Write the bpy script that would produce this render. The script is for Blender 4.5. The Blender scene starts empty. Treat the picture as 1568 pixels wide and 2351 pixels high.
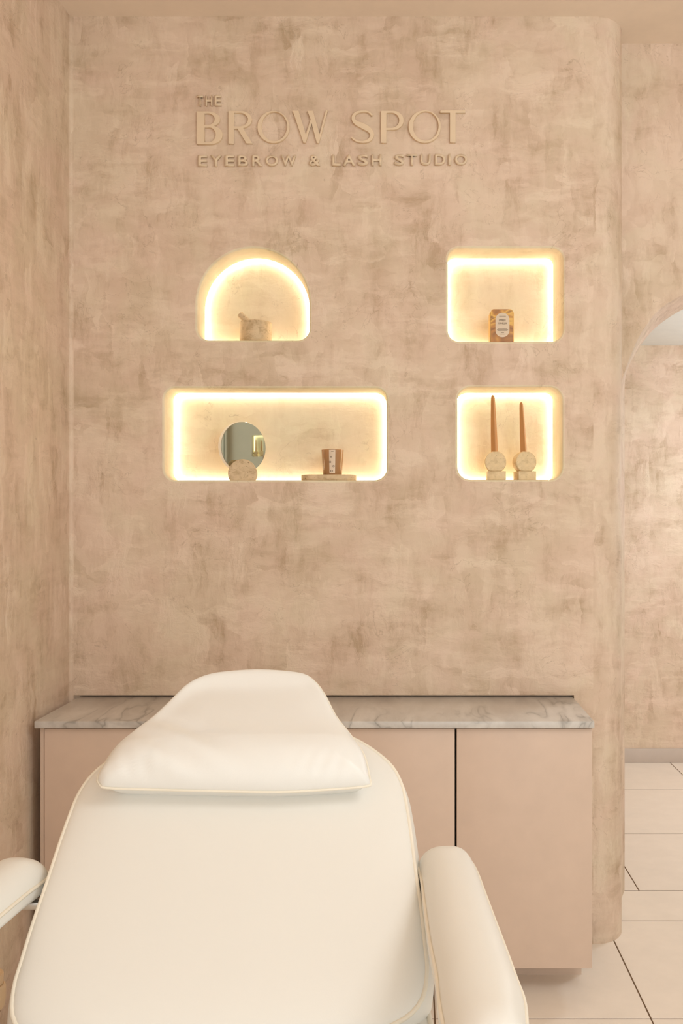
import bpy, bmesh, math, random
from mathutils import Vector, Matrix, noise

random.seed(4)
S = bpy.context.scene
COL = S.collection
PI = math.pi

# ---------------------------------------------------------------- camera
EYE = 1.63
FPX = 2085.0                      # focal length in pixels of a 1568 wide frame
cam_d = bpy.data.cameras.new('camera')
cam_d.sensor_fit = 'HORIZONTAL'
cam_d.sensor_width = 36.0
cam_d.lens = FPX / 1568.0 * 36.0
cam_d.shift_x = -161.0 / 1568.0
cam_d.shift_y = 7.5 / 1568.0
cam_d.clip_start = 0.05
cam = bpy.data.objects.new('camera', cam_d)
cam.location = (0, 0, EYE)
cam.rotation_euler = (PI / 2, 0, 0)
COL.objects.link(cam)
S.camera = cam

# ---------------------------------------------------------------- world, lights, exposure
S.view_settings.view_transform = 'Standard'
S.view_settings.look = 'None'
S.view_settings.gamma = 1.0
S.view_settings.use_curve_mapping = False
S.view_settings.exposure = 0.0
S.cycles.use_denoising = True
S.cycles.max_bounces = 10
S.cycles.diffuse_bounces = 5

world = bpy.data.worlds.new('world')
world.use_nodes = True
world.node_tree.nodes['Background'].inputs[0].default_value = (1.0, 0.9, 0.78, 1)
world.node_tree.nodes['Background'].inputs[1].default_value = 0.3
S.world = world


def area(name, loc, size, energy, color, rot=(0, 0, 0)):
    d = bpy.data.lights.new(name, 'AREA')
    d.shape = 'RECTANGLE'
    d.size, d.size_y = size
    d.energy = energy
    d.color = color
    o = bpy.data.objects.new(name, d)
    o.location = loc
    o.rotation_euler = rot
    COL.objects.link(o)
    return o


FILL_TINT = (0.825, 0.925, 1.0)  # cool tint of the added fill lights


def soft_point(name, loc, r, energy, color):  # bare soft point light, no lamp body is modelled
    d = bpy.data.lights.new(name, 'POINT')
    d.shadow_soft_size = r
    d.energy = energy
    d.color = color
    o = bpy.data.objects.new(name, d)
    o.location = loc
    COL.objects.link(o)
    return o


area('front_fill_light', (0.9, -2.7, 1.75), (3.6, 3.0), 70, FILL_TINT, (math.radians(90), 0, 0))  # added soft frontal fill behind the camera, no window is built there
soft_point('high_fill_light', (1.45, 0.75, 2.85), .5, 62, FILL_TINT)  # added light without a fixture, brightens the ceiling and right side
soft_point('far_room_light', (2.5, 4.8, 1.9), .25, 54, (.80, .91, 1.0))


# ---------------------------------------------------------------- helpers
def lin(r, g, b):
    f = lambda c: (c / 255) / 12.92 if c / 255 <= 0.04045 else ((c / 255 + 0.055) / 1.055) ** 2.4
    return (f(r), f(g), f(b), 1.0)


def tag(o, label=None, cat=None, group=None, kind=None):
    if label: o['label'] = label
    if cat: o['category'] = cat
    if group: o['group'] = group
    if kind: o['kind'] = kind
    return o


def link(name, me, mat=None, parent=None, smooth=False):
    o = bpy.data.objects.new(name, me)
    COL.objects.link(o)
    if mat is not None and not me.materials:
        me.materials.append(mat)
    if smooth:
        me.polygons.foreach_set('use_smooth', [True] * len(me.polygons))
    if parent is not None:
        o.parent = parent
    return o


def empty(name, loc, rz=0.0):
    o = bpy.data.objects.new(name, None)
    o.location = loc
    o.rotation_euler = (0, 0, rz)
    o.empty_display_size = 0.05
    COL.objects.link(o)
    return o


def mesh(name, verts, faces):
    me = bpy.data.meshes.new(name)
    me.from_pydata([tuple(v) for v in verts], [], faces)
    bm = bmesh.new(); bm.from_mesh(me)
    bmesh.ops.recalc_face_normals(bm, faces=bm.faces)
    bm.to_mesh(me); bm.free()
    return me


def auto_smooth(me, deg=40):
    me.polygons.foreach_set('use_smooth', [True] * len(me.polygons))
    bm = bmesh.new(); bm.from_mesh(me)
    for e in bm.edges:
        if len(e.link_faces) == 2 and e.calc_face_angle() > math.radians(deg):
            e.smooth = False
    bm.to_mesh(me); bm.free()
    return me


def box_mesh(name, lo, hi, bevel=0.0, seg=2):
    bm = bmesh.new()
    bmesh.ops.create_cube(bm, size=1.0)
    for v in bm.verts:
        v.co = Vector([lo[i] + (v.co[i] + 0.5) * (hi[i] - lo[i]) for i in range(3)])
    if bevel > 0:
        bmesh.ops.bevel(bm, geom=bm.edges[:], offset=bevel, segments=seg, profile=0.5, affect='EDGES')
    me = bpy.data.meshes.new(name)
    bm.to_mesh(me); bm.free()
    return auto_smooth(me, 30) if bevel > 0 else me


def boxes_mesh(name, lst):
    vs, fs = [], []
    for lo, hi in lst:
        b = len(vs)
        for k in range(8):
            vs.append([(hi if (k >> i) & 1 else lo)[i] for i in range(3)])
        for f in ((0, 2, 3, 1), (4, 5, 7, 6), (0, 1, 5, 4), (2, 6, 7, 3), (0, 4, 6, 2), (1, 3, 7, 5)):
            fs.append([b + i for i in f])
    return mesh(name, vs, fs)


def loft(name, rings, cap0=False, cap1=False, closed=True):
    vs = [tuple(v) for r in rings for v in r]
    n = len(rings[0]); fs = []
    for k in range(len(rings) - 1):
        for i in range(n if closed else n - 1):
            j = (i + 1) % n
            fs.append((k * n + i, k * n + j, (k + 1) * n + j, (k + 1) * n + i))
    if cap0: fs.append(tuple(range(n)))
    if cap1: fs.append(tuple(range((len(rings) - 1) * n, len(rings) * n)))
    return mesh(name, vs, fs)


def lathe(name, prof, n=40, axis='Z'):
    """prof: list of (radius, height)"""
    rings = []
    for r, h in prof:
        ring = []
        for i in range(n):
            a = 2 * PI * i / n
            x, y = r * math.cos(a), r * math.sin(a)
            ring.append((x, y, h) if axis == 'Z' else (x, h, y))
        rings.append(ring)
    return auto_smooth(loft(name, rings, prof[0][0] > 1e-6, prof[-1][0] > 1e-6), 35)


def catmull(pts, n, closed=True):
    """resample a polyline of 2-D or 3-D points through a Catmull-Rom spline, even by arc length"""
    P = [Vector(p) for p in pts]
    m = len(P)
    dense = []
    last = m if closed else m - 1
    for i in range(last):
        if closed:
            a, b, c, d = P[(i - 1) % m], P[i], P[(i + 1) % m], P[(i + 2) % m]
        else:
            a, b, c, d = P[max(i - 1, 0)], P[i], P[min(i + 1, m - 1)], P[min(i + 2, m - 1)]
        for k in range(16):
            t = k / 16
            dense.append(0.5 * ((2 * b) + (c - a) * t + (2 * a - 5 * b + 4 * c - d) * t * t + (3 * b - a - 3 * c + d) * t ** 3))
    dense.append(P[0].copy() if closed else P[-1].copy())
    L = [0.0]
    for i in range(1, len(dense)):
        L.append(L[-1] + (dense[i] - dense[i - 1]).length)
    out = []; k = 0
    cnt = n if closed else n - 1
    for i in range(n):
        s = L[-1] * i / cnt
        while k < len(L) - 2 and L[k + 1] < s: k += 1
        d = L[k + 1] - L[k]
        t = (s - L[k]) / d if d > 0 else 0
        out.append(dense[k].lerp(dense[k + 1], min(t, 1)))
    return out


def tube(name, path, r, closed=True, n=8):
    P = [Vector(p) for p in path]; m = len(P)
    rings = []
    ref = Vector((0, 0, 1))
    prev = None
    for i in range(m):
        if closed:
            t = P[(i + 1) % m] - P[i - 1]
        else:
            t = P[min(i + 1, m - 1)] - P[max(i - 1, 0)]
        t.normalize()
        if prev is None:
            a = t.cross(ref)
            if a.length < 1e-3: a = t.cross(Vector((1, 0, 0)))
        else:
            a = prev - t * prev.dot(t)
        a.normalize(); prev = a
        b = t.cross(a)
        rings.append([P[i] + (a * math.cos(2 * PI * k / n) + b * math.sin(2 * PI * k / n)) * r for k in range(n)])
    if closed: rings.append(rings[0])
    me = loft(name, rings, not closed, not closed)
    bm = bmesh.new(); bm.from_mesh(me)
    bmesh.ops.remove_doubles(bm, verts=bm.verts, dist=1e-6)
    bm.to_mesh(me); bm.free()
    me.polygons.foreach_set('use_smooth', [True] * len(me.polygons))
    return me


def fill2d(name, contours, depth=0.0, bevel=0.0):
    """filled flat shape with holes, extruded both ways by depth; lies in x/y"""
    cu = bpy.data.curves.new(name, 'CURVE')
    cu.dimensions = '2D'; cu.fill_mode = 'BOTH'
    cu.extrude = depth; cu.bevel_depth = bevel; cu.bevel_resolution = 1
    for c in contours:
        sp = cu.splines.new('POLY')
        sp.points.add(len(c) - 1)
        for p, q in zip(sp.points, c): p.co = (q[0], q[1], 0, 1)
        sp.use_cyclic_u = True
    o = bpy.data.objects.new(name, cu)
    me = bpy.data.meshes.new_from_object(o)
    me.name = name
    bpy.data.objects.remove(o); bpy.data.curves.remove(cu)
    return me


def to_xz(me, y0=0.0):
    """x/y shape stands up: y becomes z, its front looks along -y"""
    for v in me.vertices:
        x, y, z = v.co
        v.co = (x, y0 - z, y)
    return me


def rrect(x0, x1, z0, z1, r, n=8):
    """rounded rectangle, r = radii (bottom-left, bottom-right, top-right, top-left)"""
    pts = []
    for (cx, cz, rr, a0) in ((x0, z0, r[0], PI), (x1, z0, r[1], 1.5 * PI), (x1, z1, r[2], 0), (x0, z1, r[3], .5 * PI)):
        ox = cx + rr if cx == x0 else cx - rr
        oz = cz + rr if cz == z0 else cz - rr
        for k in range(n + 1):
            a = a0 + .5 * PI * k / n
            pts.append((ox + rr * math.cos(a), oz + rr * math.sin(a)))
    return pts


def offset(poly, d):
    """move each point outward (counter-clockwise polygon) by d"""
    out = []; n = len(poly)
    for i in range(n):
        a, b, c = Vector(poly[i - 1]), Vector(poly[i]), Vector(poly[(i + 1) % n])
        e1, e2 = (b - a), (c - b)
        if e1.length < 1e-9: e1 = e2
        if e2.length < 1e-9: e2 = e1
        n1 = Vector((e1.y, -e1.x)).normalized(); n2 = Vector((e2.y, -e2.x)).normalized()
        m = (n1 + n2)
        m = m.normalized() if m.length > 1e-6 else n1
        out.append(tuple(b + m * d))
    return out


# ---------------------------------------------------------------- materials
def nodes_of(name):
    m = bpy.data.materials.new(name); m.use_nodes = True
    nt = m.node_tree
    return m, nt, nt.nodes, nt.links, nt.nodes['Principled BSDF']


def ramp(N, stops, interp='LINEAR'):
    r = N.new('ShaderNodeValToRGB')
    cr = r.color_ramp; cr.interpolation = interp
    while len(cr.elements) < len(stops): cr.elements.new(0.5)
    for e, (p, c) in zip(cr.elements, stops):
        e.position = p
        e.color = c if len(c) == 4 else (*c, 1)
    return r


def noise_node(N, L, vec, scale, detail=4, rough=0.55, dist=0.0):
    n = N.new('ShaderNodeTexNoise')
    n.inputs['Scale'].default_value = scale
    n.inputs['Detail'].default_value = detail
    n.inputs['Roughness'].default_value = rough
    n.inputs['Distortion'].default_value = dist
    L.new(vec, n.inputs['Vector'])
    return n


def mapped(N, L, vec, scale=(1, 1, 1), rot=(0, 0, 0), loc=(0, 0, 0)):
    m = N.new('ShaderNodeMapping')
    m.inputs['Scale'].default_value = scale
    m.inputs['Rotation'].default_value = rot
    m.inputs['Location'].default_value = loc
    L.new(vec, m.inputs['Vector'])
    return m.outputs[0]


def mix(N, L, fac, a, b, blend='MIX'):
    m = N.new('ShaderNodeMix'); m.data_type = 'RGBA'; m.blend_type = blend
    for sock, v in ((m.inputs[0], fac), (m.inputs[6], a), (m.inputs[7], b)):
        if hasattr(v, 'links'): L.new(v, sock)
        else: sock.default_value = v
    return m.outputs[2]


def math_n(N, L, op, a, b=None):
    m = N.new('ShaderNodeMath'); m.operation = op
    for i, v in enumerate((a, b)):
        if v is None: continue
        if hasattr(v, 'links'): L.new(v, m.inputs[i])
        else: m.inputs[i].default_value = v
    return m.outputs[0]


def plaster(name, light, mid, dark, upright=False, contrast=.86, bump=0.40, rough=0.72):
    """hand-trowelled plaster: soft clouds, overlapping crisp-edged trowel strokes, streaks and scratches"""
    m, nt, N, L, B = nodes_of(name)
    tc = N.new('ShaderNodeTexCoord').outputs['Object']
    warp = noise_node(N, L, tc, 9.0, 4, .6)
    wv = N.new('ShaderNodeVectorMath'); wv.operation = 'MULTIPLY_ADD'
    L.new(warp.outputs['Color'], wv.inputs[0]); wv.inputs[1].default_value = (.055, .055, .055); L.new(tc, wv.inputs[2])
    v = wv.outputs[0]
    cloud = noise_node(N, L, mapped(N, L, tc, (1.3, 1.3, .7) if upright else (.9, .9, 1.1)), 2.3, 5, .6, .3)
    # scumbled streaks that break the strokes up
    streak_h = noise_node(N, L, mapped(N, L, v, (1.6, 1.6, 7), (0, .10, 0)), 4.0, 5, .68)
    streak_v = noise_node(N, L, mapped(N, L, v, (7, 7, 1.3), (0, -.08, 0), (5, 5, 5)), 4.0, 5, .68)
    acc = None
    spec = ((5.0, (.75, .75, 2.0), .06, 'h'), (6.0, (2.2, 2.2, .7), -.06, 'v'), (7.5, (1.0, 1.0, 2.2), .80, 'h'), (7.0, (2.0, 2.0, .9), .45, 'v'))
    if upright:
        spec = ((5.0, (2.4, 2.4, .6), .03, 'v'), (6.5, (2.6, 2.6, .7), -.08, 'v'), (6.5, (1.2, 1.2, 1.2), .75, 'h'), (8.5, (2.1, 2.1, .6), .2, 'v'))
    for k, (sc, st, rot, kind) in enumerate(spec):
        vv = mapped(N, L, v, st, (0, rot, 0), (k * 3.1 + .4, k * 1.7, k * 2.3))
        vo = N.new('ShaderNodeTexVoronoi'); vo.inputs['Scale'].default_value = sc
        vo.distance = 'CHEBYCHEV'
        L.new(vv, vo.inputs['Vector'])
        g = N.new('ShaderNodeSeparateColor'); L.new(vo.outputs['Color'], g.inputs[0])
        sel = math_n(N, L, 'SUBTRACT', g.outputs[k % 3], .5)
        st_n = (streak_h if kind == 'h' else streak_v).outputs[0]
        mr = N.new('ShaderNodeMapRange'); mr.inputs[1].default_value = .40; mr.inputs[2].default_value = .62
        L.new(st_n, mr.inputs[0])
        fade = N.new('ShaderNodeMapRange'); fade.inputs[1].default_value = .75; fade.inputs[2].default_value = .30
        L.new(vo.outputs['Distance'], fade.inputs[0])
        w = math_n(N, L, 'MULTIPLY', math_n(N, L, 'MULTIPLY', sel, mr.outputs[0]), fade.outputs[0])
        acc = w if acc is None else math_n(N, L, 'ADD', acc, w)
    grain = noise_node(N, L, tc, 70, 3, .7)
    sv = streak_v if upright else streak_h
    # darker worn smudges and paler thin skims
    smudge = None
    for st, off, rot in (((2.2, 2.2, 5.5), 11, .1), ((6.0, 6.0, 1.8), 17, -.1)):
        n_ = noise_node(N, L, mapped(N, L, v, st, (0, rot, 0), (off, off, off)), 2.6, 5, .66)
        r_ = ramp(N, [(.52, (0, 0, 0)), (.66, (1, 1, 1))]); L.new(n_.outputs[0], r_.inputs[0])
        smudge = r_.outputs[0] if smudge is None else math_n(N, L, 'ADD', smudge, r_.outputs[0])
    h = math_n(N, L, 'MULTIPLY', acc, .54 * contrast)
    h = math_n(N, L, 'SUBTRACT', h, math_n(N, L, 'MULTIPLY', smudge, .18 * contrast))
    h = math_n(N, L, 'ADD', h, math_n(N, L, 'MULTIPLY', math_n(N, L, 'SUBTRACT', cloud.outputs[0], .5), 1.05 * contrast))
    h = math_n(N, L, 'ADD', h, math_n(N, L, 'MULTIPLY', math_n(N, L, 'SUBTRACT', sv.outputs[0], .5), .50 * contrast))
    h = math_n(N, L, 'ADD', h, .60)
    cr = ramp(N, [(.12, dark), (.50, mid), (.80, light)])
    L.new(h, cr.inputs[0])
    # a faint pink against olive drift between patches
    hue = noise_node(N, L, mapped(N, L, v, (1, 1, 1), (0, 0, 0), (7, 7, 7)), 4.0, 3, .6, .5)
    hr = ramp(N, [(.38, (1.02, .985, .975)), (.64, (.99, 1.005, .96))]); L.new(hue.outputs[0], hr.inputs[0])
    base = mix(N, L, 1.0, cr.outputs[0], hr.outputs[0], 'MULTIPLY')
    # thin dark scratches here and there
    sn = noise_node(N, L, mapped(N, L, v, (1, 1, 1), (0, 0, 0), (3, 9, 1)), 5.0, 4, .6, 1.2)
    d = math_n(N, L, 'ABSOLUTE', math_n(N, L, 'SUBTRACT', sn.outputs[0], .5))
    sr = ramp(N, [(0, (.80, .77, .74)), (.005, (1, 1, 1))]); L.new(d, sr.inputs[0])
    gate = noise_node(N, L, tc, 4.5, 2)
    gr = ramp(N, [(.50, (0, 0, 0)), (.58, (1, 1, 1))]); L.new(gate.outputs[0], gr.inputs[0])
    base2 = mix(N, L, gr.outputs[0], base, mix(N, L, 1.0, base, sr.outputs[0], 'MULTIPLY'))
    L.new(base2, B.inputs['Base Color'])
    B.inputs['Roughness'].default_value = rough
    B.inputs['Specular IOR Level'].default_value = 0.3
    hb = math_n(N, L, 'ADD', h, math_n(N, L, 'MULTIPLY', grain.outputs[0], .10))
    bp = N.new('ShaderNodeBump'); bp.inputs['Strength'].default_value = bump; bp.inputs['Distance'].default_value = 0.012
    L.new(hb, bp.inputs['Height']); L.new(bp.outputs[0], B.inputs['Normal'])
    return m


def plain(name, col, rough=0.5, spec=0.5, bump=None, metal=0.0, coat=0.0):
    m, nt, N, L, B = nodes_of(name)
    tc = N.new('ShaderNodeTexCoord').outputs['Object']
    n = noise_node(N, L, tc, 9, 4, .6)
    r = ramp(N, [(.3, tuple(c * .97 for c in col[:3])), (.7, tuple(min(c * 1.03, 1) for c in col[:3]))])
    L.new(n.outputs[0], r.inputs[0]); L.new(r.outputs[0], B.inputs['Base Color'])
    B.inputs['Roughness'].default_value = rough
    B.inputs['Specular IOR Level'].default_value = spec
    B.inputs['Metallic'].default_value = metal
    B.inputs['Coat Weight'].default_value = coat
    if bump:
        b = noise_node(N, L, tc, bump[0], 5, .6)
        bp = N.new('ShaderNodeBump'); bp.inputs['Strength'].default_value = bump[1]; bp.inputs['Distance'].default_value = .002
        L.new(b.outputs[0], bp.inputs['Height']); L.new(bp.outputs[0], B.inputs['Normal'])
    return m


def stone(name, base, dark, scale=30, pits=True):
    """travertine: cloudy bands with small dark pits"""
    m, nt, N, L, B = nodes_of(name)
    tc = N.new('ShaderNodeTexCoord').outputs['Object']
    n = noise_node(N, L, mapped(N, L, tc, (1, 1, 1.3)), scale, 6, .65, .6)
    r = ramp(N, [(.32, dark), (.5, base), (.72, tuple(min(1, c * 1.12) for c in base[:3]))])
    L.new(n.outputs[0], r.inputs[0])
    p = noise_node(N, L, mapped(N, L, tc, (1, 1, 1.6)), scale * 4.5, 3, .6, .5)
    pr = ramp(N, [(.30, (.42, .34, .26)), (.37, (1, 1, 1))]); L.new(p.outputs[0], pr.inputs[0])
    L.new(mix(N, L, 1.0, r.outputs[0], pr.outputs[0], 'MULTIPLY'), B.inputs['Base Color'])
    B.inputs['Roughness'].default_value = .6
    bp = N.new('ShaderNodeBump'); bp.inputs['Strength'].default_value = .4; bp.inputs['Distance'].default_value = .002
    L.new(pr.outputs[0], bp.inputs['Height']); L.new(bp.outputs[0], B.inputs['Normal'])
    return m


def marble(name):
    m, nt, N, L, B = nodes_of(name)
    tc = N.new('ShaderNodeTexCoord').outputs['Object']
    v = mapped(N, L, tc, (1.5, .45, 1.5), (0, 0, -.45))
    cl = noise_node(N, L, v, 5, 6, .62, .3)
    r = ramp(N, [(.32, lin(196, 188, 180)), (.5, lin(212, 205, 197)), (.70, lin(228, 222, 215))])
    L.new(cl.outputs[0], r.inputs[0])
    vn = noise_node(N, L, v, 5.0, 2.5, .55, .4)
    d = math_n(N, L, 'ABSOLUTE', math_n(N, L, 'SUBTRACT', vn.outputs[0], .5))
    vr = ramp(N, [(0, (.55, .54, .53)), (.012, (.82, .82, .82)), (.05, (1, 1, 1))]); L.new(d, vr.inputs[0])
    g = noise_node(N, L, tc, 3.5, 3)
    gr = ramp(N, [(.44, (0, 0, 0)), (.60, (1, 1, 1))]); L.new(g.outputs[0], gr.inputs[0])
    L.new(mix(N, L, gr.outputs[0], r.outputs[0], mix(N, L, 1.0, r.outputs[0], vr.outputs[0], 'MULTIPLY')), B.inputs['Base Color'])
    B.inputs['Roughness'].default_value = .32
    return m


def leather(name, col, crease=0.0):
    m, nt, N, L, B = nodes_of(name)
    tc = N.new('ShaderNodeTexCoord').outputs['Object']
    B.inputs['Base Color'].default_value = col
    B.inputs['Roughness'].default_value = .42
    B.inputs['Specular IOR Level'].default_value = .4
    g = noise_node(N, L, tc, 420, 3, .6)
    w = noise_node(N, L, mapped(N, L, tc, (1, 1, 1)), 5, 3, .5, .6)
    h = math_n(N, L, 'ADD', math_n(N, L, 'MULTIPLY', g.outputs[0], .03), math_n(N, L, 'MULTIPLY', w.outputs[0], .5 + crease))
    bp = N.new('ShaderNodeBump'); bp.inputs['Strength'].default_value = .35; bp.inputs['Distance'].default_value = .008
    L.new(h, bp.inputs['Height']); L.new(bp.outputs[0], B.inputs['Normal'])
    return m


def glow(name, col, strength):
    m, nt, N, L, B = nodes_of(name)
    B.inputs['Base Color'].default_value = col
    B.inputs['Emission Color'].default_value = col
    B.inputs['Emission Strength'].default_value = strength
    return m


def swirl(name):
    """amber marbled paper"""
    m, nt, N, L, B = nodes_of(name)
    tc = N.new('ShaderNodeTexCoord').outputs['Object']
    n = noise_node(N, L, mapped(N, L, tc, (1, 1, 1.5), (0, .6, 0), (.3, 0, .17)), 9, 2, .5, 1.6)
    r = ramp(N, [(.34, lin(126, 78, 32)), (.47, lin(190, 128, 52)), (.58, lin(236, 184, 82)), (.68, lin(148, 92, 38))])
    L.new(n.outputs[0], r.inputs[0]); L.new(r.outputs[0], B.inputs['Base Color'])
    B.inputs['Roughness'].default_value = .3
    return m


PL = (lin(231, 209, 188), lin(219, 195, 173), lin(194, 168, 142))
M = {
    'plaster': plaster('plaster_trowelled', *PL),
    'plaster_up': plaster('plaster_trowelled_upright', *PL, upright=True),
    'plaster_soft': plaster('plaster_niche', lin(232, 219, 192), lin(226, 211, 183), lin(214, 196, 166), contrast=.9, bump=.12),
    'plaster_far': plaster('plaster_far_room', *PL),
    'white_wall': plain('white_wall_paint', lin(222, 220, 212), .8, .2),
    'paint': plain('ceiling_paint', lin(243, 225, 206), .8, .2),
    'skirting': plain('skirting_paint', lin(206, 192, 180), .6, .3),
    'letter': plain('letter_paint', lin(233, 209, 178), .55, .3),
    'cabinet': plain('cabinet_lacquer', lin(222, 196, 176), .45, .35),
    'cabinet_edge': plain('cabinet_edge', lin(216, 191, 171), .5, .3),
    'grout': plain('grout', lin(120, 96, 74), .9, .1),
    'tile': plain('floor_tile', lin(247, 235, 221), .28, .5),
    'marble': marble('marble'),
    'leather': leather('white_leather', lin(239, 235, 227)),
    'leather_soft': leather('white_leather_creased', lin(242, 239, 233), .6),
    'piping': plain('piping_leather', lin(244, 234, 216), .45, .4),
    'steel': plain('brushed_steel', lin(190, 186, 180), .3, .5, metal=1.0),
    'black': plain('black_metal', lin(28, 26, 24), .5, .4),
    'led': glow('led_light', (1.0, .93, .76, 1), 10.0),
    'led_dim': glow('led_light_dim', (1.0, .93, .62, 1), 5.0),
    'trav': stone('travertine', lin(214, 188, 150), lin(186, 156, 116)),
    'trav_pale': stone('travertine_pale', lin(226, 200, 156), lin(204, 176, 132)),
    'taper': plain('brown_wax', lin(190, 134, 78), .5, .4),
    'amber': swirl('amber_swirl'),
    'gold': plain('gold_edge', lin(226, 176, 92), .35, .5),
    'paper': plain('label_paper', lin(226, 206, 182), .8, .2),
    'ink': plain('ink', lin(92, 72, 54), .8, .1),
    'wax': plain('cream_wax', lin(236, 222, 196), .6, .3),
    'rim': plain('mirror_rim', lin(240, 230, 214), .5, .4),
    'wood': plain('brown_wood', lin(140, 102, 68), .5, .3),
    'beige': plain('beige_glaze', lin(224, 194, 156), .45, .4),
    'wick': plain('wick', lin(190, 150, 104), .9, .1),
}
mm, nt, N, L, B = nodes_of('mirror_silver')
B.inputs['Base Color'].default_value = lin(196, 200, 184)
B.inputs['Metallic'].default_value = 1.0; B.inputs['Roughness'].default_value = .02
M['mirror'] = mm
mm, nt, N, L, B = nodes_of('amber_glass')
B.inputs['Base Color'].default_value = lin(204, 156, 108)
B.inputs['Roughness'].default_value = .12
B.inputs['Transmission Weight'].default_value = .35
B.inputs['IOR'].default_value = 1.45
M['glass'] = mm

# ---------------------------------------------------------------- the room shell
WY = 3.45          # feature wall
AY = 3.65          # wall with the arch
AB = 3.945         # its far side
CZ = 3.525         # ceiling
LX = -1.298         # left wall
RX = 3.0           # right wall
BY = -3.0          # wall behind the camera


def wx(px, y=WY): return (px - 945.0) / FPX * y
def wz(py, y=WY): return EYE - (py - 1183.0) / FPX * y


# outlines of the four niches: (front outline, back outline), counter-clockwise
def arch_outline(x0, x1, z0, z1, rb, n=40):
    R = (x1 - x0) / 2; cx = (x0 + x1) / 2; zs = z1 - R
    pts = []
    for k in range(9):
        a = PI + .5 * PI * k / 8; pts.append((x0 + rb + rb * math.cos(a), z0 + rb + rb * math.sin(a)))
    for k in range(9):
        a = 1.5 * PI + .5 * PI * k / 8; pts.append((x1 - rb + rb * math.cos(a), z0 + rb + rb * math.sin(a)))
    for k in range(n + 1):
        a = PI * k / n; pts.append((cx + R * math.cos(a), zs + R * math.sin(a)))
    return pts


ND = 0.155
BK = WY + ND
P = 1 / 604.35
NICHES = [
    (arch_outline(wx(453), wx(711), wz(781), wz(570), 28 * P),
     arch_outline(wx(473.5, BK), wx(711.5, BK), wz(781), wz(597, BK), 20 * P)),
    (rrect(wx(1028), wx(1293), wz(784), wz(570), (26 * P, 28 * P, 26 * P, 24 * P)),
     rrect(wx(1028), wx(1266, BK), wz(784), wz(597, BK), (16 * P, 10 * P, 16 * P, 20 * P))),
    (rrect(wx(377), wx(888), wz(1102.5), wz(891), (28 * P, 28 * P, 26 * P, 26 * P)),
     rrect(wx(402, BK), wx(887, BK), wz(1102.5), wz(904.5, BK), (20 * P, 20 * P, 26 * P, 16 * P))),
    (rrect(wx(1050), wx(1291), wz(1101.5), wz(889), (30 * P, 30 * P, 30 * P, 30 * P)),
     rrect(wx(1050), wx(1265, BK), wz(1101.5), wz(905, BK), (22 * P, 14 * P, 16 * P, 26 * P))),
]

LIP = .008
CXR = .69          # where the flat wall starts to turn the corner
RC = .135
front = [(LX, .947), (.617, .947), (.617, 0), (CXR, 0), (CXR, CZ), (LX, CZ)]
wme = to_xz(fill2d('wall_back', [front] + [offset(f, LIP) for f, b in NICHES]), WY)
bm = bmesh.new(); bm.from_mesh(wme)
for f in bm.faces: f.material_index = 0
# the lower part stands back behind the cupboards, and the rounded outer corner
def quad(a, b, c, d):
    bm.faces.new([bm.verts.new(p) for p in (a, b, c, d)])
quad((LX, WY + .03, 0), (.617, WY + .03, 0), (.617, WY + .03, .947), (LX, WY + .03, .947))
quad((LX, WY, .947), (.617, WY, .947), (.617, WY + .03, .947), (LX, WY + .03, .947))
quad((.617, WY, 0), (.617, WY, .947), (.617, WY + .03, .947), (.617, WY + .03, 0))
prev = None
col_pts = [(CXR + RC * math.sin(a), WY + RC - RC * math.cos(a)) for a in [PI / 2 * k / 16 for k in range(17)]] + [(CXR + RC, AY)]
cols = [[bm.verts.new((x, y, 0)), bm.verts.new((x, y, CZ))] for x, y in col_pts]
for a, b in zip(cols, cols[1:]):
    f = bm.faces.new([a[0], b[0], b[1], a[1]]); f.smooth = True; f.material_index = 1
bm.to_mesh(wme); bm.free()
wme.materials.append(M['plaster']); wme.materials.append(M['plaster_up'])
wall_back = tag(link('wall_back', wme, M['plaster']), 'trowelled beige plaster feature wall with raised sign and four lit niches', None, None, 'structure')

for k, (f, b) in enumerate(NICHES):
    rings = []
    for j in range(6):
        a = PI / 2 * j / 5
        o = offset(f, LIP * (1 - math.sin(a)))
        y = WY + LIP * (1 - math.cos(a))
        rings.append([(p[0], y, p[1]) for p in o])
    rings.append([(p[0] * .5 + q[0] * .5, WY + ND * .5, p[1] * .5 + q[1] * .5) for p, q in zip(f, b)])
    rings.append([(q[0], BK, q[1]) for q in b])
    me = auto_smooth(loft('niche', rings, False, True), 50)
    n = link('niche', me, M['plaster_soft'], wall_back)
    # light strip laid around the back edge
    bb = [(p[0] * .12 + q[0] * .88, p[1] * .12 + q[1] * .88) for p, q in zip(f, b)]
    i0 = offset(bb, -.002); i1 = offset(b, -.002)
    rings = [[(p[0], BK - .0186, p[1]) for p in i0], [(p[0], BK - .004, p[1]) for p in i1]]
    o2 = offset(b, .001)
    rings.append([(p[0], BK - .004, p[1]) for p in offset(b, -.0005)])
    rings.append([(p[0], BK - .0186, p[1]) for p in offset(bb, -.0005)])
    rings.append(rings[0])
    link('light_strip', loft('light_strip', rings), M['led'], n)

# left wall with a small coved corner
cv = .014
prof = [(LX, BY)] + [(LX + cv - cv * math.cos(a), WY - cv + cv * math.sin(a)) for a in [PI / 2 * k / 6 for k in range(7)]]
rings = [[(x, y, 0) for x, y in prof], [(x, y, CZ) for x, y in prof]]
tag(link('wall_left', loft('wall_left', rings, closed=False), M['plaster_up']), 'side wall of upright trowelled beige plaster', None, None, 'structure')

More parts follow.
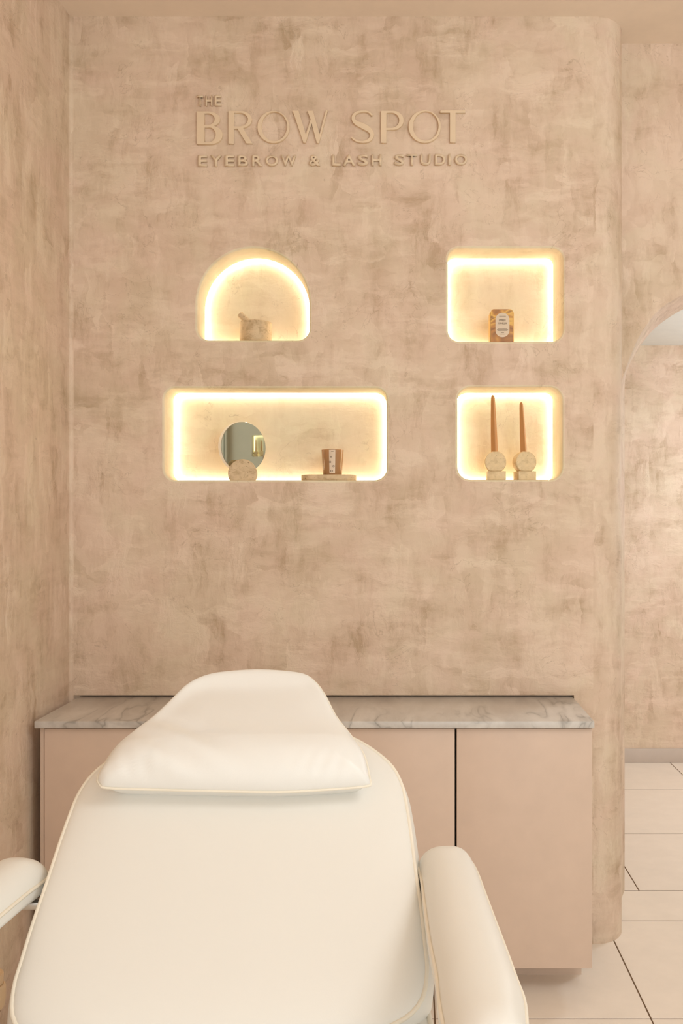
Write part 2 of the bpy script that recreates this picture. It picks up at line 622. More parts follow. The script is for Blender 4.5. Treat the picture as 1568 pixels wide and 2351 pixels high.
# wall with the arch: front outline, back outline
fr_px = [(1405, 1060), (1407, 1000), (1414, 935), (1426, 880), (1444.6, 824.5), (1465, 776), (1482, 749.7), (1512.6, 710.5), (1568, 677), (1620, 661), (1680, 655)]
bk_px = [(1434, 1000), (1434, 940), (1434, 895), (1436.5, 862), (1446, 836), (1461.6, 808), (1483, 776), (1516, 743), (1568, 710), (1620, 693), (1680, 688)]
fp = catmull([(wx(x, AY), wz(y, AY)) for x, y in fr_px], 26, False)
bp_ = catmull([(wx(x, AB), wz(y, AB)) for x, y in bk_px], 26, False)
def mirror_arch(p):
    ax = p[-1][0]
    return [(p[0][0], 0)] + [tuple(q) for q in p] + [(2 * ax - q[0], q[1]) for q in p[-2::-1]] + [(2 * ax - p[0][0], 0)]
fa, ba = mirror_arch(fp), mirror_arch(bp_)
ARX = RX
outline = [(CXR + RC - .02, 0)] + fa + [(ARX, 0), (ARX, CZ), (CXR + RC - .02, CZ)]
me = to_xz(fill2d('wall_right', [outline]), AY)
bm = bmesh.new(); bm.from_mesh(me)
rv = [[bm.verts.new((p[0], AY, p[1])), bm.verts.new((q[0], AB, q[1]))] for p, q in zip(fa, ba)]
for a, b in zip(rv, rv[1:]):
    f = bm.faces.new([a[0], a[1], b[1], b[0]]); f.smooth = True
bk_out = [(-.2, 0)] + ba + [(4.2, 0), (4.2, CZ), (-.2, CZ)]
m2 = to_xz(fill2d('tmp', [bk_out]), AB)
bm.from_mesh(m2); bpy.data.meshes.remove(m2)
bm.to_mesh(me); bm.free()
tag(link('wall_right', me, M['plaster_up']), 'plaster wall with an arched opening to the next room', None, None, 'structure')

# the rest of the shop, behind and beside the camera
def rect(name, pts, mat, label=None):
    o = link(name, mesh(name, pts, [tuple(range(len(pts)))]), mat)
    return tag(o, label, None, None, 'structure')
RN = (2.219, 2.317, 2.102, 2.276)      # recess in the side wall: y0, y1, z0, z1
ro = rrect(*RN, (.008,) * 4, 4)
me = fill2d('wall_side', [[(BY, 0), (AY, 0), (AY, CZ), (BY, CZ)], ro])
for v in me.vertices: v.co = (RX, v.co.x, v.co.y)
wall_side = tag(link('wall_side', me, M['white_wall']), 'plain white side wall of the shop', None, None, 'structure')
rn = link('niche', loft('niche', [[(RX, p[0], p[1]) for p in ro], [(RX + .07, p[0], p[1]) for p in ro]], False, True), M['white_wall'], wall_side)
ri = offset(ro, -.0015)
link('light_strip', loft('light_strip', [[(RX + .056, p[0], p[1]) for p in ri], [(RX + .066, p[0], p[1]) for p in ri]]), M['led_dim'], rn)
tag(link('trim_1', boxes_mesh('trim_1', [((RX - .03, 1.972, 0), (RX, 1.990, 2.6)), ((RX - .045, 2.008, 0), (RX, 2.020, 2.6))]), M['white_wall']), 'narrow upright trim strips on the white side wall', None, None, 'structure')
rect('wall_front', [(LX, BY, 0), (RX, BY, 0), (RX, BY, CZ), (LX, BY, CZ)], M['white_wall'], 'plain white street side wall of the shop')
rect('ceiling', [(LX, BY, CZ), (RX, BY, CZ), (RX, AY, CZ), (LX, AY, CZ)], M['paint'], 'smooth beige painted ceiling')
FY, FZ = 5.994, 2.75
rect('wall_far', [(-.2, FY, 0), (4.2, FY, 0), (4.2, FY, FZ), (-.2, FY, FZ)], M['plaster_far'], 'pale pinkish plaster wall beyond the arch')
rect('wall_far_left', [(-.2, AB, 0), (-.2, FY, 0), (-.2, FY, FZ), (-.2, AB, FZ)], M['plaster_far'])
rect('wall_far_right', [(4.2, AB, 0), (4.2, FY, 0), (4.2, FY, FZ), (4.2, AB, FZ)], M['plaster_far'])
rect('ceiling_far', [(-.2, AB, FZ), (4.2, AB, FZ), (4.2, FY, FZ), (-.2, FY, FZ)], M['white_wall'], 'pale ceiling of the room beyond the arch')
tag(link('baseboard_far', box_mesh('baseboard_far', (-.19, FY - .012, 0), (4.19, FY - .001, .092), .003), M['skirting']), 'smooth pale skirting along the far wall', None, None, 'structure')

# floor: a dark bed with one tile each
bed = mesh('floor', [(LX, BY, -.0008), (RX, BY, -.0008), (RX, AY, -.0008), (LX, AY, -.0008), (-.2, AY, -.0008), (4.2, AY, -.0008), (4.2, FY, -.0008), (-.2, FY, -.0008)], [(0, 1, 2, 3), (4, 5, 6, 7)])
floor = tag(link('floor', bed, M['grout']), 'floor of large glossy cream tiles with dark joints', None, None, 'structure')
G = .0026
def tile(x0, x1, y0, y1):
    x0, x1 = x0 + G, x1 - G; y0, y1 = y0 + G, y1 - G
    if x1 - x0 < .01 or y1 - y0 < .01: return
    vs = [(x0, y0, -.0008), (x1, y0, -.0008), (x1, y1, -.0008), (x0, y1, -.0008)]
    e = .0005
    vs += [(x0, y0, -e), (x1, y0, -e), (x1, y1, -e), (x0, y1, -e)]
    vs += [(x0 + e, y0 + e, 0), (x1 - e, y0 + e, 0), (x1 - e, y1 - e, 0), (x0 + e, y1 - e, 0)]
    fs = []
    for b in (0, 4):
        fs += [(b + i, b + (i + 1) % 4, b + 4 + (i + 1) % 4, b + 4 + i) for i in range(4)]
    fs.append((8, 9, 10, 11))
    link('tile', mesh('tile', vs, fs), M['tile'], floor)
xs = [.075 + .70 * k for k in range(-2, 5)]
ys = [3.65 - .71 * k for k in range(0, 10)][::-1]
xs = [LX] + xs + [RX]
ys = [BY] + ys
for x0, x1 in zip(xs, xs[1:]):
    for y0, y1 in zip(ys, ys[1:]):
        tile(max(x0, LX), min(x1, RX), max(y0, BY), y1)
tile(.84, 1.63, AY, AB); tile(1.63, 2.42, AY, AB)
xs = [-.2] + [.273 + .715 * k for k in range(0, 6)] + [4.2]
ys = [AB, 4.65, 5.40, FY]
for x0, x1 in zip(xs, xs[1:]):
    for y0, y1 in zip(ys, ys[1:]):
        tile(x0, x1, y0, y1)

# ---------------------------------------------------------------- cupboards and worktop
TOP = .938
tag(link('worktop', box_mesh('worktop', (-1.268, 3.05, TOP - .024), (.6145, 3.478, TOP), .003), M['marble']),
    'grey veined marble worktop lying on the beige cupboards', 'worktop')


def cupboard(x0, x1, label, filler):
    t = tag(empty('cupboard', ((x0 + x1) / 2, 3.25, 0)), label, 'cupboard', 'cupboards under the marble worktop')
    ox = (x0 + x1) / 2
    def at(lo, hi): return ((lo[0] - ox, lo[1] - 3.25, lo[2]), (hi[0] - ox, hi[1] - 3.25, hi[2]))
    z0, z1, y0, y1 = .10, TOP - .025, 3.092, 3.47
    th = .016
    link('carcass', boxes_mesh('carcass', [at((x0, y0, z0), (x0 + th, y1, z1)), at((x1 - th, y0, z0), (x1, y1, z1)),
         at((x0 + th, y0, z0), (x1 - th, y1, z0 + th)), at((x0 + th, y0 + .02, z1 - th), (x1 - th, y1, z1)), at((x0 + th, y1 - .01, z0 + th), (x1 - th, y1, z1 - th))]), M['cabinet_edge'], t)
    a = x0 + (.013 if filler else 0)
    w = (x1 - a) / 2
    for k in range(2):
        l, h = at((a + k * w + .0034, 3.07, .098), (a + (k + 1) * w - .0034, 3.089, .9085))
        link('door', box_mesh('door', l, h, .0015), M['cabinet'], t)
    if filler:
        l, h = at((x0, 3.076, .098), (a + .001, 3.0915, .9085))
        link('filler_strip', box_mesh('filler_strip', l, h, .001), M['cabinet_edge'], t)
    l, h = at((x0 + .012, 3.222, 0), (x1 - (.0 if filler else .011), 3.24, .10))
    link('plinth', box_mesh('plinth', l, h), M['cabinet_edge'], t)
    return t
cupboard(-1.2575, -.3165, 'beige two-door cupboard behind the treatment chair, next to the side wall', True)
cupboard(-.3155, .6135, 'beige two-door cupboard at the arch end with black gap between doors', False)

# ---------------------------------------------------------------- raised lettering
sign = tag(empty('wall_sign', (wx(764), WY, wz(305))), 'raised beige lettering reading THE BROW SPOT EYEBROW & LASH STUDIO on plaster', 'sign')
SO = sign.location.copy()


def zpx(x, y):
    """from the close view of the lettering to metres on the wall"""
    return (wx(400 + x / 2.1778), wz(180 + y / 2.1778))


def put_letter(contours, depth=.0055):
    c = [[zpx(*p) for p in cc] for cc in contours]
    c = [[(x - SO.x, z - SO.z) for x, z in cc] for cc in c]
    me = fill2d('letter', c, depth, .0008)
    to_xz(me, -depth)
    link('letter', me, M['letter'], sign)


def ell(cx, cy, rx, ry, rot=0, n=40):
    return [(cx + rx * math.cos(a) * math.cos(rot) - ry * math.sin(a) * math.sin(rot), cy + rx * math.cos(a) * math.sin(rot) + ry * math.sin(a) * math.cos(rot)) for a in [2 * PI * k / n for k in range(n)]]


def bowl(x0, xm, y0, y1, xs, n=18):
    """half round from (xs,y0) out to xm and back to (xs,y1), with x0 as straight left side"""
    ym, ry = (y0 + y1) / 2, (y1 - y0) / 2
    return [(x0, y0)] + [(xs + (xm - xs) * math.cos(a), ym + ry * math.sin(a)) for a in [-PI / 2 + PI * k / n for k in range(n + 1)]] + [(x0, y1)]


# B
up = bowl(117, 230, 172, 248, 172); lo = bowl(117, 243, 242, 334, 184)
B_out = [(117, 172)] + up[1:-3] + [p for p in lo[3:-1]] + [(117, 334)]
put_letter([B_out, bowl(153, 206, 180, 240, 170), bowl(153, 211, 250, 326, 176)])
# R
rb = bowl(275, 389, 170, 254, 333)
put_letter([[(275, 170)] + rb[1:-3] + [(345, 253), (391, 330), (364, 330), (320, 257), (300, 257), (300, 331), (275, 331)], bowl(300, 372, 177, 247, 328)])
put_letter([ell(498, 249, 79, 79), ell(502, 246, 65, 74)])
put_letter([[(595, 169), (622, 169), (660, 288), (684, 212), (668, 169), (694, 169), (728, 288), (760, 167), (768, 166), (724, 328), (715, 328), (688, 226), (658, 326), (648, 326)]])
# S: a stroke of changing width
sp = catmull([(990, 190), (972, 174), (940, 170), (908, 180), (895, 203), (908, 226), (942, 243), (975, 262), (990, 288), (976, 313), (945, 323), (912, 318), (888, 301)], 46, False)
wd = []
for i in range(46):
    t = i / 45
    wd.append(3.0 + 10.0 * math.exp(-((t - .52) / .17) ** 2) + 2 * math.exp(-((t - .3) / .1) ** 2) + 2.0 * math.exp(-((t - .74) / .08) ** 2))
La, Ra = [], []
for i, p in enumerate(sp):
    tt = (sp[min(i + 1, 45)] - sp[max(i - 1, 0)]).normalized(); nn = Vector((-tt.y, tt.x))
    La.append(tuple(p + nn * wd[i])); Ra.append(tuple(p - nn * wd[i]))
put_letter([La + Ra[::-1]])
pb = bowl(1035, 1146, 169, 262, 1092)
put_letter([[(1035, 169)] + pb[1:-1] + [(1060, 262), (1060, 327), (1035, 327)], bowl(1060, 1126, 177, 254, 1086)])
put_letter([ell(1252, 247, 79.5, 80), ell(1257, 244, 65, 74)])
put_letter([[(1331, 167), (1453, 167), (1453, 177), (1405, 177), (1405, 325), (1379, 325), (1379, 177), (1331, 177)]])


def glyph(ch, x0, x1, y0, y1, bold=.02, parent=None, place=None, mat='letter', depth=.003, name='letter'):
    """a built-in font letter stretched into its box on the wall"""
    cu = bpy.data.curves.new('g', 'FONT'); cu.body = ch; cu.offset = bold; cu.extrude = 0.0
    cu.resolution_u = 3
    o = bpy.data.objects.new('g', cu)
    me = bpy.data.meshes.new_from_object(o)
    bpy.data.objects.remove(o); bpy.data.curves.remove(cu)
    if depth:
        bm = bmesh.new(); bm.from_mesh(me)
        r = bmesh.ops.extrude_face_region(bm, geom=bm.faces[:])
        for v in [g for g in r['geom'] if isinstance(g, bmesh.types.BMVert)]: v.co.z += 1.0
        bmesh.ops.recalc_face_normals(bm, faces=bm.faces)
        bm.to_mesh(me); bm.free()
    X = [v.co.x for v in me.vertices]; Y = [v.co.y for v in me.vertices]
    ax, bx, ay, by = min(X), max(X), min(Y), max(Y)
    for v in me.vertices:
        u = (v.co.x - ax) / (bx - ax); w = (v.co.y - ay) / (by - ay)
        v.co = (x0 + u * (x1 - x0), -v.co.z * depth, y0 + w * (y1 - y0))
    me.name = name
    return me


for row, y0, y1, bold in (([('T', 117, 147), ('H', 160, 193), ('E', 205, 237)], 142, 92, .008),
                    ([('E', 122, 167), ('Y', 183, 238), ('E', 256, 303), ('B', 320, 371), ('R', 391, 442), ('O', 458, 521), ('W', 535, 611), ('&', 675, 730), ('L', 790, 833), ('A', 845, 905), ('S', 917, 970), ('H', 987, 1037), ('S', 1101, 1150), ('T', 1162, 1214), ('U', 1231, 1282), ('D', 1303, 1355), ('I', 1370, 1382), ('O', 1402, 1464)], 444, 390, .016)):
    for ch, a, b in row:
        dy = -(a - 120) / 1340 * 7
        p0, p1 = zpx(a, y0 + dy), zpx(b, y1 + dy)
        me = glyph(ch, p0[0] - SO.x, p1[0] - SO.x, p0[1] - SO.z, p1[1] - SO.z, bold, depth=.012)
        link('letter', me, M['letter'], sign)

# ---------------------------------------------------------------- things in the niches
ZU1, ZU2, ZL1, ZL2 = wz(781), wz(784), wz(1102.5), wz(1101.5)

# mortar and pestle in the arched niche
t = tag(empty('mortar', (wx(587, 3.535), 3.535, ZU1)), 'travertine mortar in the arched niche', 'mortar')
r = .0615
link('bowl', lathe('bowl', [(.001, 0), (r * .88, 0), (r * .95, .004), (r, .014), (r, .078), (r * .985, .084), (r * .90, .086), (r * .80, .082), (r * .70, .05), (r * .4, .03), (.001, .026)]), M['trav'], t)
o = link('pestle', lathe('pestle', [(.001, 0), (.010, .002), (.013, .02), (.013, .096), (.0115, .099), (.001, .099)], 24), M['trav'])
o.location = (wx(592, 3.52), 3.52, ZU1 + .045)
dirv = Vector((wx(555, 3.52) - wx(592, 3.52), 0.0, .062)).normalized()
o.rotation_euler = dirv.to_track_quat('Z', 'Y').to_euler()
tag(o, 'travertine pestle leaning out of the mortar', 'pestle')

# amber boxed candle
t = tag(empty('candle_box', (wx(1150.5, 3.50), 3.50, ZU2)), 'amber marbled candle box with oval label in the upper right niche', 'box')
w2, hh, dd = .0425, .1275, .03
ol = rrect(-w2, w2, 0, hh, (.001, .001, .012, .012), 6)
me = to_xz(fill2d('box', [ol], dd, 0), 0)
link('box', me, M['amber'], t)
for s in (-1, 1):
    l = -w2 - .0035 if s < 0 else w2
    link('edge_strip', box_mesh('edge_strip', (l, -dd + .001, 0), (l + .0035, dd - .001, hh - .012), .001), M['gold'], t)
lz0, lz1 = .020, .1135
ol = rrect(-.0275 + .003, .0275 + .001, lz0, lz1, (.026,) * 4, 10)
lab = link('label', to_xz(fill2d('label', [ol], .0004, 0), -dd - .0006), M['paper'], t)
def words(text, cx, z, h, w, parent, y, mat='ink'):
    cu = bpy.data.curves.new('w', 'FONT'); cu.body = text; cu.align_x = 'CENTER'; cu.resolution_u = 2
    o = bpy.data.objects.new('w', cu)
    me = bpy.data.meshes.new_from_object(o)
    bpy.data.objects.remove(o); bpy.data.curves.remove(cu)
    X = [v.co.x for v in me.vertices]; Y = [v.co.y for v in me.vertices]
    ax, bx, ay, by = min(X), max(X), min(Y), max(Y)
    for v in me.vertices:
        v.co = (cx + ((v.co.x - ax) / (bx - ax) - .5) * w, y, z + (v.co.y - ay) / (by - ay) * h)
    me.name = 'print'
    return link('print', me, M[mat], parent)
ly = -dd - .0014
words('EMBER', .002, .081, .0075, .026, lab, ly)
words('VANILLA', .002, .0695, .0075, .033, lab, ly)
for z, w in ((.0995, .026), (.0525, .036), (.0485, .042), (.0445, .038), (.037, .012), (.031, .016)):
    link('print', box_mesh('print', (.002 - w / 2, ly, z), (.002 + w / 2, ly + .0003, z + .0011)), M['ink'], lab)

# round mirror in its stone foot
MYc = 3.525
yaw = math.radians(40)
mz = wz(1027, MYc)
t = tag(empty('table_mirror', (wx(557, MYc), MYc, ZL1)), 'round tilted mirror in a round travertine foot, long lower niche', 'mirror')
mr = .099
R3 = Matrix.Rotation(yaw, 4, 'Z') @ Matrix.Rotation(math.radians(0), 4, 'X')
def disc(name, r, y0, y1, n=72, ch=.001):
    return lathe(name, [(.0005, y0), (r - ch, y0), (r, y0 + ch), (r, y1 - ch), (r - ch, y1), (.0005, y1)], n, 'Y')
me = disc('mirror_disc', mr, -.013, .006); me.transform(R3)
o = link('mirror_disc', me, M['rim'], t); o.location = (-.003, 0, mz - ZL1)
me = disc('mirror_glass', mr - .0015, -.0155, -.0132); me.transform(R3)
o = link('mirror_glass', me, M['mirror'], t); o.location = (-.003, 0, mz - ZL1)
fr = .0515
pts = []
zc = .078 - fr
a0 = math.asin(-zc / fr)
for k in range(49):
    a = a0 + (PI - 2 * a0) * k / 48
    pts.append((fr * math.cos(a), zc + fr * math.sin(a)))
me = to_xz(fill2d('foot', [pts], .021, .003), 0); me.transform(Matrix.Rotation(math.radians(8), 4, 'Z'))
o = link('foot', auto_smooth(me, 50), M['trav'], t); o.location = (wx(557, 3.485) - t.location.x, -.036, 0)

# stone tray with candle jar
tx, ty = wx(755, 3.52), 3.52
ol = rrect(-.1035, .1035, -.047, .047, (.046,) * 4, 14)
me = fill2d('tray', [ol], .0085, .003)
for v in me.vertices: v.co.z += .0115
o = link('stone_tray', auto_smooth(me, 50), M['trav']); o.location = (tx, ty, ZL1)
tag(o, 'oval travertine tray under the candle jar', 'tray')
jx = wx(763.5, 3.515); jz = ZL1 + .0232
t = tag(empty('candle_jar', (jx, 3.515, jz)), 'amber glass candle jar with tall paper label on the stone tray', 'candle')
JR = .0365
link('glass', lathe('glass', [(.001, 0), (JR - .002, 0), (JR, .003), (JR + .0065, .0965), (JR + .005, .0965), (JR - .002, .005), (.001, .005)], 48), M['glass'], t)
link('wax', lathe('wax', [(.001, .0055), (JR - .003, .0055), (JR + .001, .07), (.001, .07)], 40), M['taper'], t)
def jar_patch(a0, a1, z0, z1, off, n=8):
    rings = []
    for z in (z0, z1):
        rr = JR + .0065 * max(0, (z - .003)) / .0935 + off
        rings.append([(rr * math.sin(a0 + (a1 - a0) * k / n), -rr * math.cos(a0 + (a1 - a0) * k / n), z) for k in range(n + 1)])
    return rings
lab = link('label', loft('label', jar_patch(-.24, .34, .004, .094, .0005), closed=False), M['paper'], t)
lab_c = .05
for ch, dx, z in (('W', -.004, .063), ('O', -.008, .044), ('O', .005, .028), ('D', -.002, .010)):
    me = glyph(ch, -.0042 + dx, .0042 + dx, z, z + .0075, 0, depth=0)
    for v in me.vertices:
        x = v.co.x + .0022
        rr = JR + .0065 * v.co.z / .0965 + .0012
        v.co.y = -math.sqrt(max(rr * rr - x * x, 0)); v.co.x = x
    me.name = 'print'
    link('print', me, M['ink'], lab)
link('print', loft('print', jar_patch(-.05, .17, .0875, .0892, .001), closed=False), M['ink'], lab)


# candlesticks and tapers
def candlestick(px, bx, y, rot, label):
    t = tag(empty('candle_holder', (wx(bx, y), y, ZL2)), label, 'candle holder', 'pair of stone candle holders')
    t.rotation_euler = (0, 0, rot)
    link('base', box_mesh('base', (-.0355, -.03, 0), (.0355, .03, .0335), .0015), M['trav_pale'], t)
    r, zc = .0385, .0335 + .0355
    pts = []
    a1 = math.radians(-58); a2 = math.radians(72)
    for k in range(25):
        a = a1 + (a2 - a1) * k / 24; pts.append((r * math.cos(a), zc + r * math.sin(a)))
    for k in range(25):
        a = PI - a2 + (a2 - a1) * k / 24; pts.append((r * math.cos(a), zc + r * math.sin(a)))
    zb = min(p[1] for p in pts)
    me = to_xz(fill2d('round_body', [pts], .020, .003), 0)
    for v in me.vertices: v.co.z += .0365 - zb
    o = link('round_body', auto_smooth(me, 50), M['trav_pale'], t); o.location.x = wx(px, y) - wx(bx, y)
    return t, max(p[1] for p in pts) + .003 + .0365 - zb
s1, h1 = candlestick(1136.5, 1138.5, 3.495, 0, 'pale stone candle holder under the taller taper')
s2, h2 = candlestick(1203.5, 1204.5, 3.495, math.radians(14), 'pale stone candle holder under the shorter taper, turned aside')


def taper(px, tip_px, tip_py, h0, label):
    y = 3.495
    z0 = ZL2 + h0
    base = Vector((wx(px, y), y, z0 - .0005)); tip = Vector((wx(tip_px, y), y + .004, wz(tip_py, y)))
    L = (tip - base).length
    t = tag(empty('taper_candle', base), label, 'candle', 'pair of brown taper candles')
    t.rotation_euler = (tip - base).to_track_quat('Z', 'Y').to_euler()
    rings = []
    for s, w in ((0, .0105), (.3, .0098), (.6, .0082), (.85, .0068), (.945, .0058), (.975, .004), (.992, .0012)):
        rings.append([(x * w, yy * w, s * L) for x, yy in ((-1, -.8), (-.8, -1), (.8, -1), (1, -.8), (1, .8), (.8, 1), (-.8, 1), (-1, .8))])
    link('wax', auto_smooth(loft('wax', rings, True, True), 25), M['taper'], t)
    link('wick', tube('wick', [(0, 0, L * .985), (.0003, 0, L)], .0009, False, 6), M['wick'], t)
    return t
t1 = taper(1135.2, 1131.5, 906, h1, 'taller brown taper candle in the lower right niche')
t2 = taper(1202.2, 1196.8, 922, h2, 'shorter brown taper candle in the lower right niche, leaning slightly')


# smaller pair in the side wall recess, which the round mirror shows
def copy_tree(o):
    c = o.copy(); COL.objects.link(c)
    for ch in list(o.children):
        d = ch.copy(); COL.objects.link(d); d.parent = c
    return c
for st, tp, hh_, y, w2_ in ((s1, t1, h1, 2.243, 'left'), (s2, t2, h2, 2.292, 'right')):
    c = copy_tree(st); c.scale = (.44,) * 3; c.rotation_euler = (0, 0, PI / 2 + PI); c.location = (RX + .028, y, RN[2])
    c['label'] = 'tiny stone candle holder reflected in the round mirror, %s one of two' % w2_
    c['group'] = 'small candle holders in the side wall recess'
    c = copy_tree(tp); c.scale = (.44,) * 3; c.rotation_euler = (0, 0, 0); c.location = (RX + .028, y, RN[2] + hh_ * .44)
    c['label'] = 'tiny brown taper candle reflected in the round mirror, %s one of two' % w2_
    c['group'] = 'small tapers in the side wall recess'

# ---------------------------------------------------------------- treatment chair
YAW = math.radians(5)
TH = math.radians(35)
chair = tag(empty('treatment_chair', (-.3157, 1.52, 0), YAW), 'white leather reclining treatment chair with headrest pad and armrests', 'chair')
SEAT = .830
BU, BV, BN = Vector((1, 0, 0)), Vector((0, math.cos(TH), math.sin(TH))), Vector((0, -math.sin(TH), math.cos(TH)))


def cushion(name, outline, seg, H, D, frame, mat, pr=4.0, bulge=.006, piping=.0045, parent=None, shape=None, tuck=.02, pow2=.5, under=None):
    """upholstered pad: outline (2-D, counter-clockwise), crowned by H above its edge, D thick below; frame(u, v, n) -> point"""
    A, Bq = Vector(seg[0]), Vector(seg[1])
    ab = Bq - A
    n = len(outline)
    near = []
    for p in outline:
        p = Vector(p)
        t = max(0, min(1, (p - A).dot(ab) / max(ab.dot(ab), 1e-9)))
        near.append(A + ab * t)
    rings = []
    # underside, sides, then crown
    if under:
        for t_, d_ in under:
            rings.append([frame(*(Vector(q).lerp(Vector(p), t_)), d_) for p, q in zip(outline, near)])
    elif D:
        rings.append([frame(*(Vector(p).lerp(q, .5)), -D) for p, q in zip(outline, near)])
        o = offset(outline, -tuck)
        rings.append([frame(*p, -D) for p in o])
        for k in range(1, 7):
            a = PI * k / 7
            o = offset(outline, -tuck * max(0, (1 - k / 3)) ** 2 + bulge * math.sin(a))
            rings.append([frame(*p, -D * (1 - k / 7)) for p in o])
    for t in (1, .995, .985, .97, .95, .925, .895, .86, .82, .775, .725, .67, .61, .55, .49, .43, .37, .31, .25, .19, .13, .07):
        h = H * (1 - t ** pr) ** pow2
        ring = []
        for p, q in zip(outline, near):
            w = q.lerp(Vector(p), t)
            e = shape(w.x, w.y, t) if shape else 0
            ring.append(frame(w.x, w.y, h + e))
        rings.append(ring)
    me = loft(name, rings, bool(D or under), True)
    me.polygons.foreach_set('use_smooth', [True] * len(me.polygons))
    o = link(name, me, mat, parent)
    if piping:
        link('piping', tube('piping', [frame(*p, .001) for p in offset(outline, .001)], piping, True, 8), M['piping'], o)
    return o


def frame_back(off):
    return lambda u, v, n: Vector((0, 0, SEAT)) + BU * u + BV * v + BN * (n + off)


half = [(.20, -.075), (.285, -.062), (.328, -.030), (.343, .02), (.3435, .07), (.342, .14), (.338, .22), (.335, .30), (.331, .365), (.325, .415), (.308, .462), (.276, .502), (.23, .54), (.16, .575), (.08, .59)]
full = half + [(-x, y) for x, y in half[::-1]]
bo = [tuple(p) for p in catmull(full, 160)]
back = cushion('backrest', bo, ((0, .10), (0, .36)), .026, .095, frame_back(0), M['leather'], pr=5.0, bulge=.017, piping=.0042, parent=chair)

ho = [(-.276, .397), (-.274, .416), (-.259, .467), (-.233, .507), (-.200, .547), (-.170, .592), (-.136, .647), (-.101, .674), (-.055, .686), (.023, .690), (.111, .677), (.1425, .652), (.165, .611), (.189, .549), (.2205, .494), (.2465, .441), (.256, .380), (.253, .366), (.171, .3595), (.08, .357), (-.007, .361), (-.125, .368), (-.2515, .377), (-.2695, .386)]
ho = [tuple(p) for p in catmull(ho[::-1], 150)]


def head_shape(u, v, t):
    k = (1 - t ** 8)
    w = noise.noise(Vector((u * 7 + v * 9, (v * .6 - u * .8) * 3.0, 1.7))) * .005
    # folds running down from the left shoulder and up from the lower corners
    a = (u + .13) * .8 - (v - .455) * .6
    b = (u + .13) * .6 + (v - .455) * .8
    w += math.sin(b * 92 + .6) * .0062 * math.exp(-(a / .10) ** 2 - (b / .075) ** 2)
    d = math.exp(-((u + .20) / .06) ** 2 - ((v - .40) / .03) ** 2)
    w += math.sin((u * 1.0 + v * .35) * 190) * .0020 * d
    d = math.exp(-((u - .19) / .07) ** 2 - ((v - .385) / .03) ** 2)
    w += math.sin((u * 1.0 - v * .6) * 200) * .0020 * d
    # fuller at the lower edge, flat towards the top end
    w += -.030 * min(1, max(0, (v - .46) / .17)) * k + .012 * math.exp(-((v - .42) / .06) ** 2)
    return w * k


cushion('headrest', ho, ((-.09, .47), (.09, .47)), .042, 0, frame_back(.064), M['leather_soft'], pr=3.4, piping=.0025, parent=chair, shape=head_shape,
        under=((.35, -.063), (.60, -.062), (.76, -.052), (.86, -.034), (.92, -.018), (.96, -.008), (.985, -.003)))

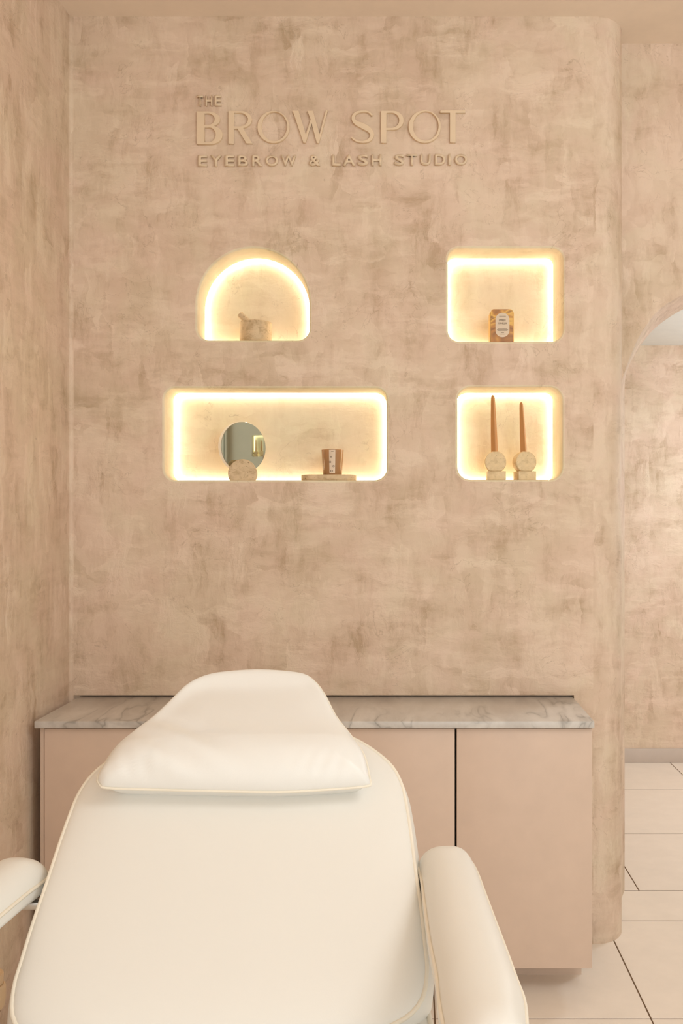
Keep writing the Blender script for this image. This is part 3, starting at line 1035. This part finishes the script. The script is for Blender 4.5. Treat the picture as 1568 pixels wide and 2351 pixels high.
# armrests: nearly level pads with domed tops
AZ = .945
def frame_arm(s):
    if s > 0:
        return lambda u, v, n: Vector((u, v, AZ + n))
    ca, sa = math.cos(math.radians(12)), math.sin(math.radians(12))
    # the left pad is swung out about its inner far corner
    return lambda u, v, n: Vector((-(.357 + (u - .357) * ca - (v - .24) * sa), .24 + (u - .357) * sa + (v - .24) * ca, AZ + n))
ai = [(.350, .150), (.3495, .195), (.352, .232), (.372, .256), (.405, .262), (.438, .254), (.453, .232), (.457, .18), (.456, .10), (.455, .03), (.454, -.05), (.453, -.14), (.4515, -.22), (.4505, -.28), (.442, -.335), (.43, -.40), (.412, -.43), (.38, -.435), (.350, -.42), (.334, -.38), (.332, -.335), (.3335, -.27), (.338, -.20), (.3395, -.10), (.342, -.03), (.346, .06)]
for s in (1, -1):
    o2 = [tuple(p) for p in catmull(ai[::-1], 120)]
    if s < 0:
        f = frame_arm(-1)
        arm = cushion('armrest', o2, ((.397, -.36), (.402, .175)), .046, .034, f, M['leather'], pr=2.2, bulge=.002, piping=.0034, parent=chair, tuck=.045, pow2=.6)
    else:
        arm = cushion('armrest', o2, ((.397, -.36), (.402, .175)), .046, .040, frame_arm(1), M['leather'], pr=2.2, bulge=.003, piping=.0034, parent=chair, tuck=.04, pow2=.6)
    # steel bracket between the back and the armrest
    x0, x1 = (.325, .42) if s > 0 else (-.43, -.325)
    link('bracket', box_mesh('bracket', (x0, .183, .9035), (x1, .206, .917), .002), M['steel'], arm)

# seat, frame and pedestal (mostly below the picture)
sh = [(.20, .135), (.30, .125), (.335, .098), (.345, .05), (.345, -.1), (.345, -.40), (.335, -.46), (.30, -.485), (.15, -.49)]
so = [tuple(p) for p in catmull((sh + [(-x, y) for x, y in sh[::-1]])[::-1], 120)]
cushion('seat', so, ((0, -.3), (0, -.05)), .012, .11, lambda u, v, n: Vector((u, v, .775 + n)), M['leather'], pr=3, bulge=.008, piping=.0045, parent=chair)
link('seat_frame', box_mesh('seat_frame', (-.27, -.42, .60), (.27, .09, .664), .004), M['black'], chair)
link('pedestal', boxes_mesh('pedestal', [((-.16, -.30, .06), (.16, .02, .60))]), M['leather'], chair)
link('foot_plate', box_mesh('foot_plate', (-.30, -.42, 0), (.30, .12, .06), .012), M['leather'], chair)

# ---------------------------------------------------------------- small table and jar at the side
tb = tag(empty('side_table', (-1.040, 1.9, 0)), 'small round brown side table at the edge, left of the chair', 'table')
link('table_top', lathe('table_top', [(.001, .572), (.155, .572), (.17, .578), (.17, .594), (.166, .597), (.001, .597)], 48), M['wood'], tb)
link('leg', lathe('leg', [(.02, .02), (.02, .572)], 20), M['wood'], tb)
link('base', lathe('base', [(.001, 0), (.14, 0), (.14, .012), (.03, .02), (.001, .02)], 40), M['wood'], tb)
j = tag(empty('lidded_jar', (-.883, 1.9, .5975)), 'beige jar with a narrower lid on the small brown table', 'jar')
link('jar_body', lathe('jar_body', [(.001, 0), (.026, 0), (.029, .004), (.0315, .02), (.0315, .044), (.030, .048), (.0275, .05), (.001, .05)], 36), M['beige'], j)
link('lid', lathe('lid', [(.001, .0505), (.0255, .0505), (.0265, .053), (.0275, .07), (.0265, .0725), (.001, .0725)], 36), M['beige'], j)
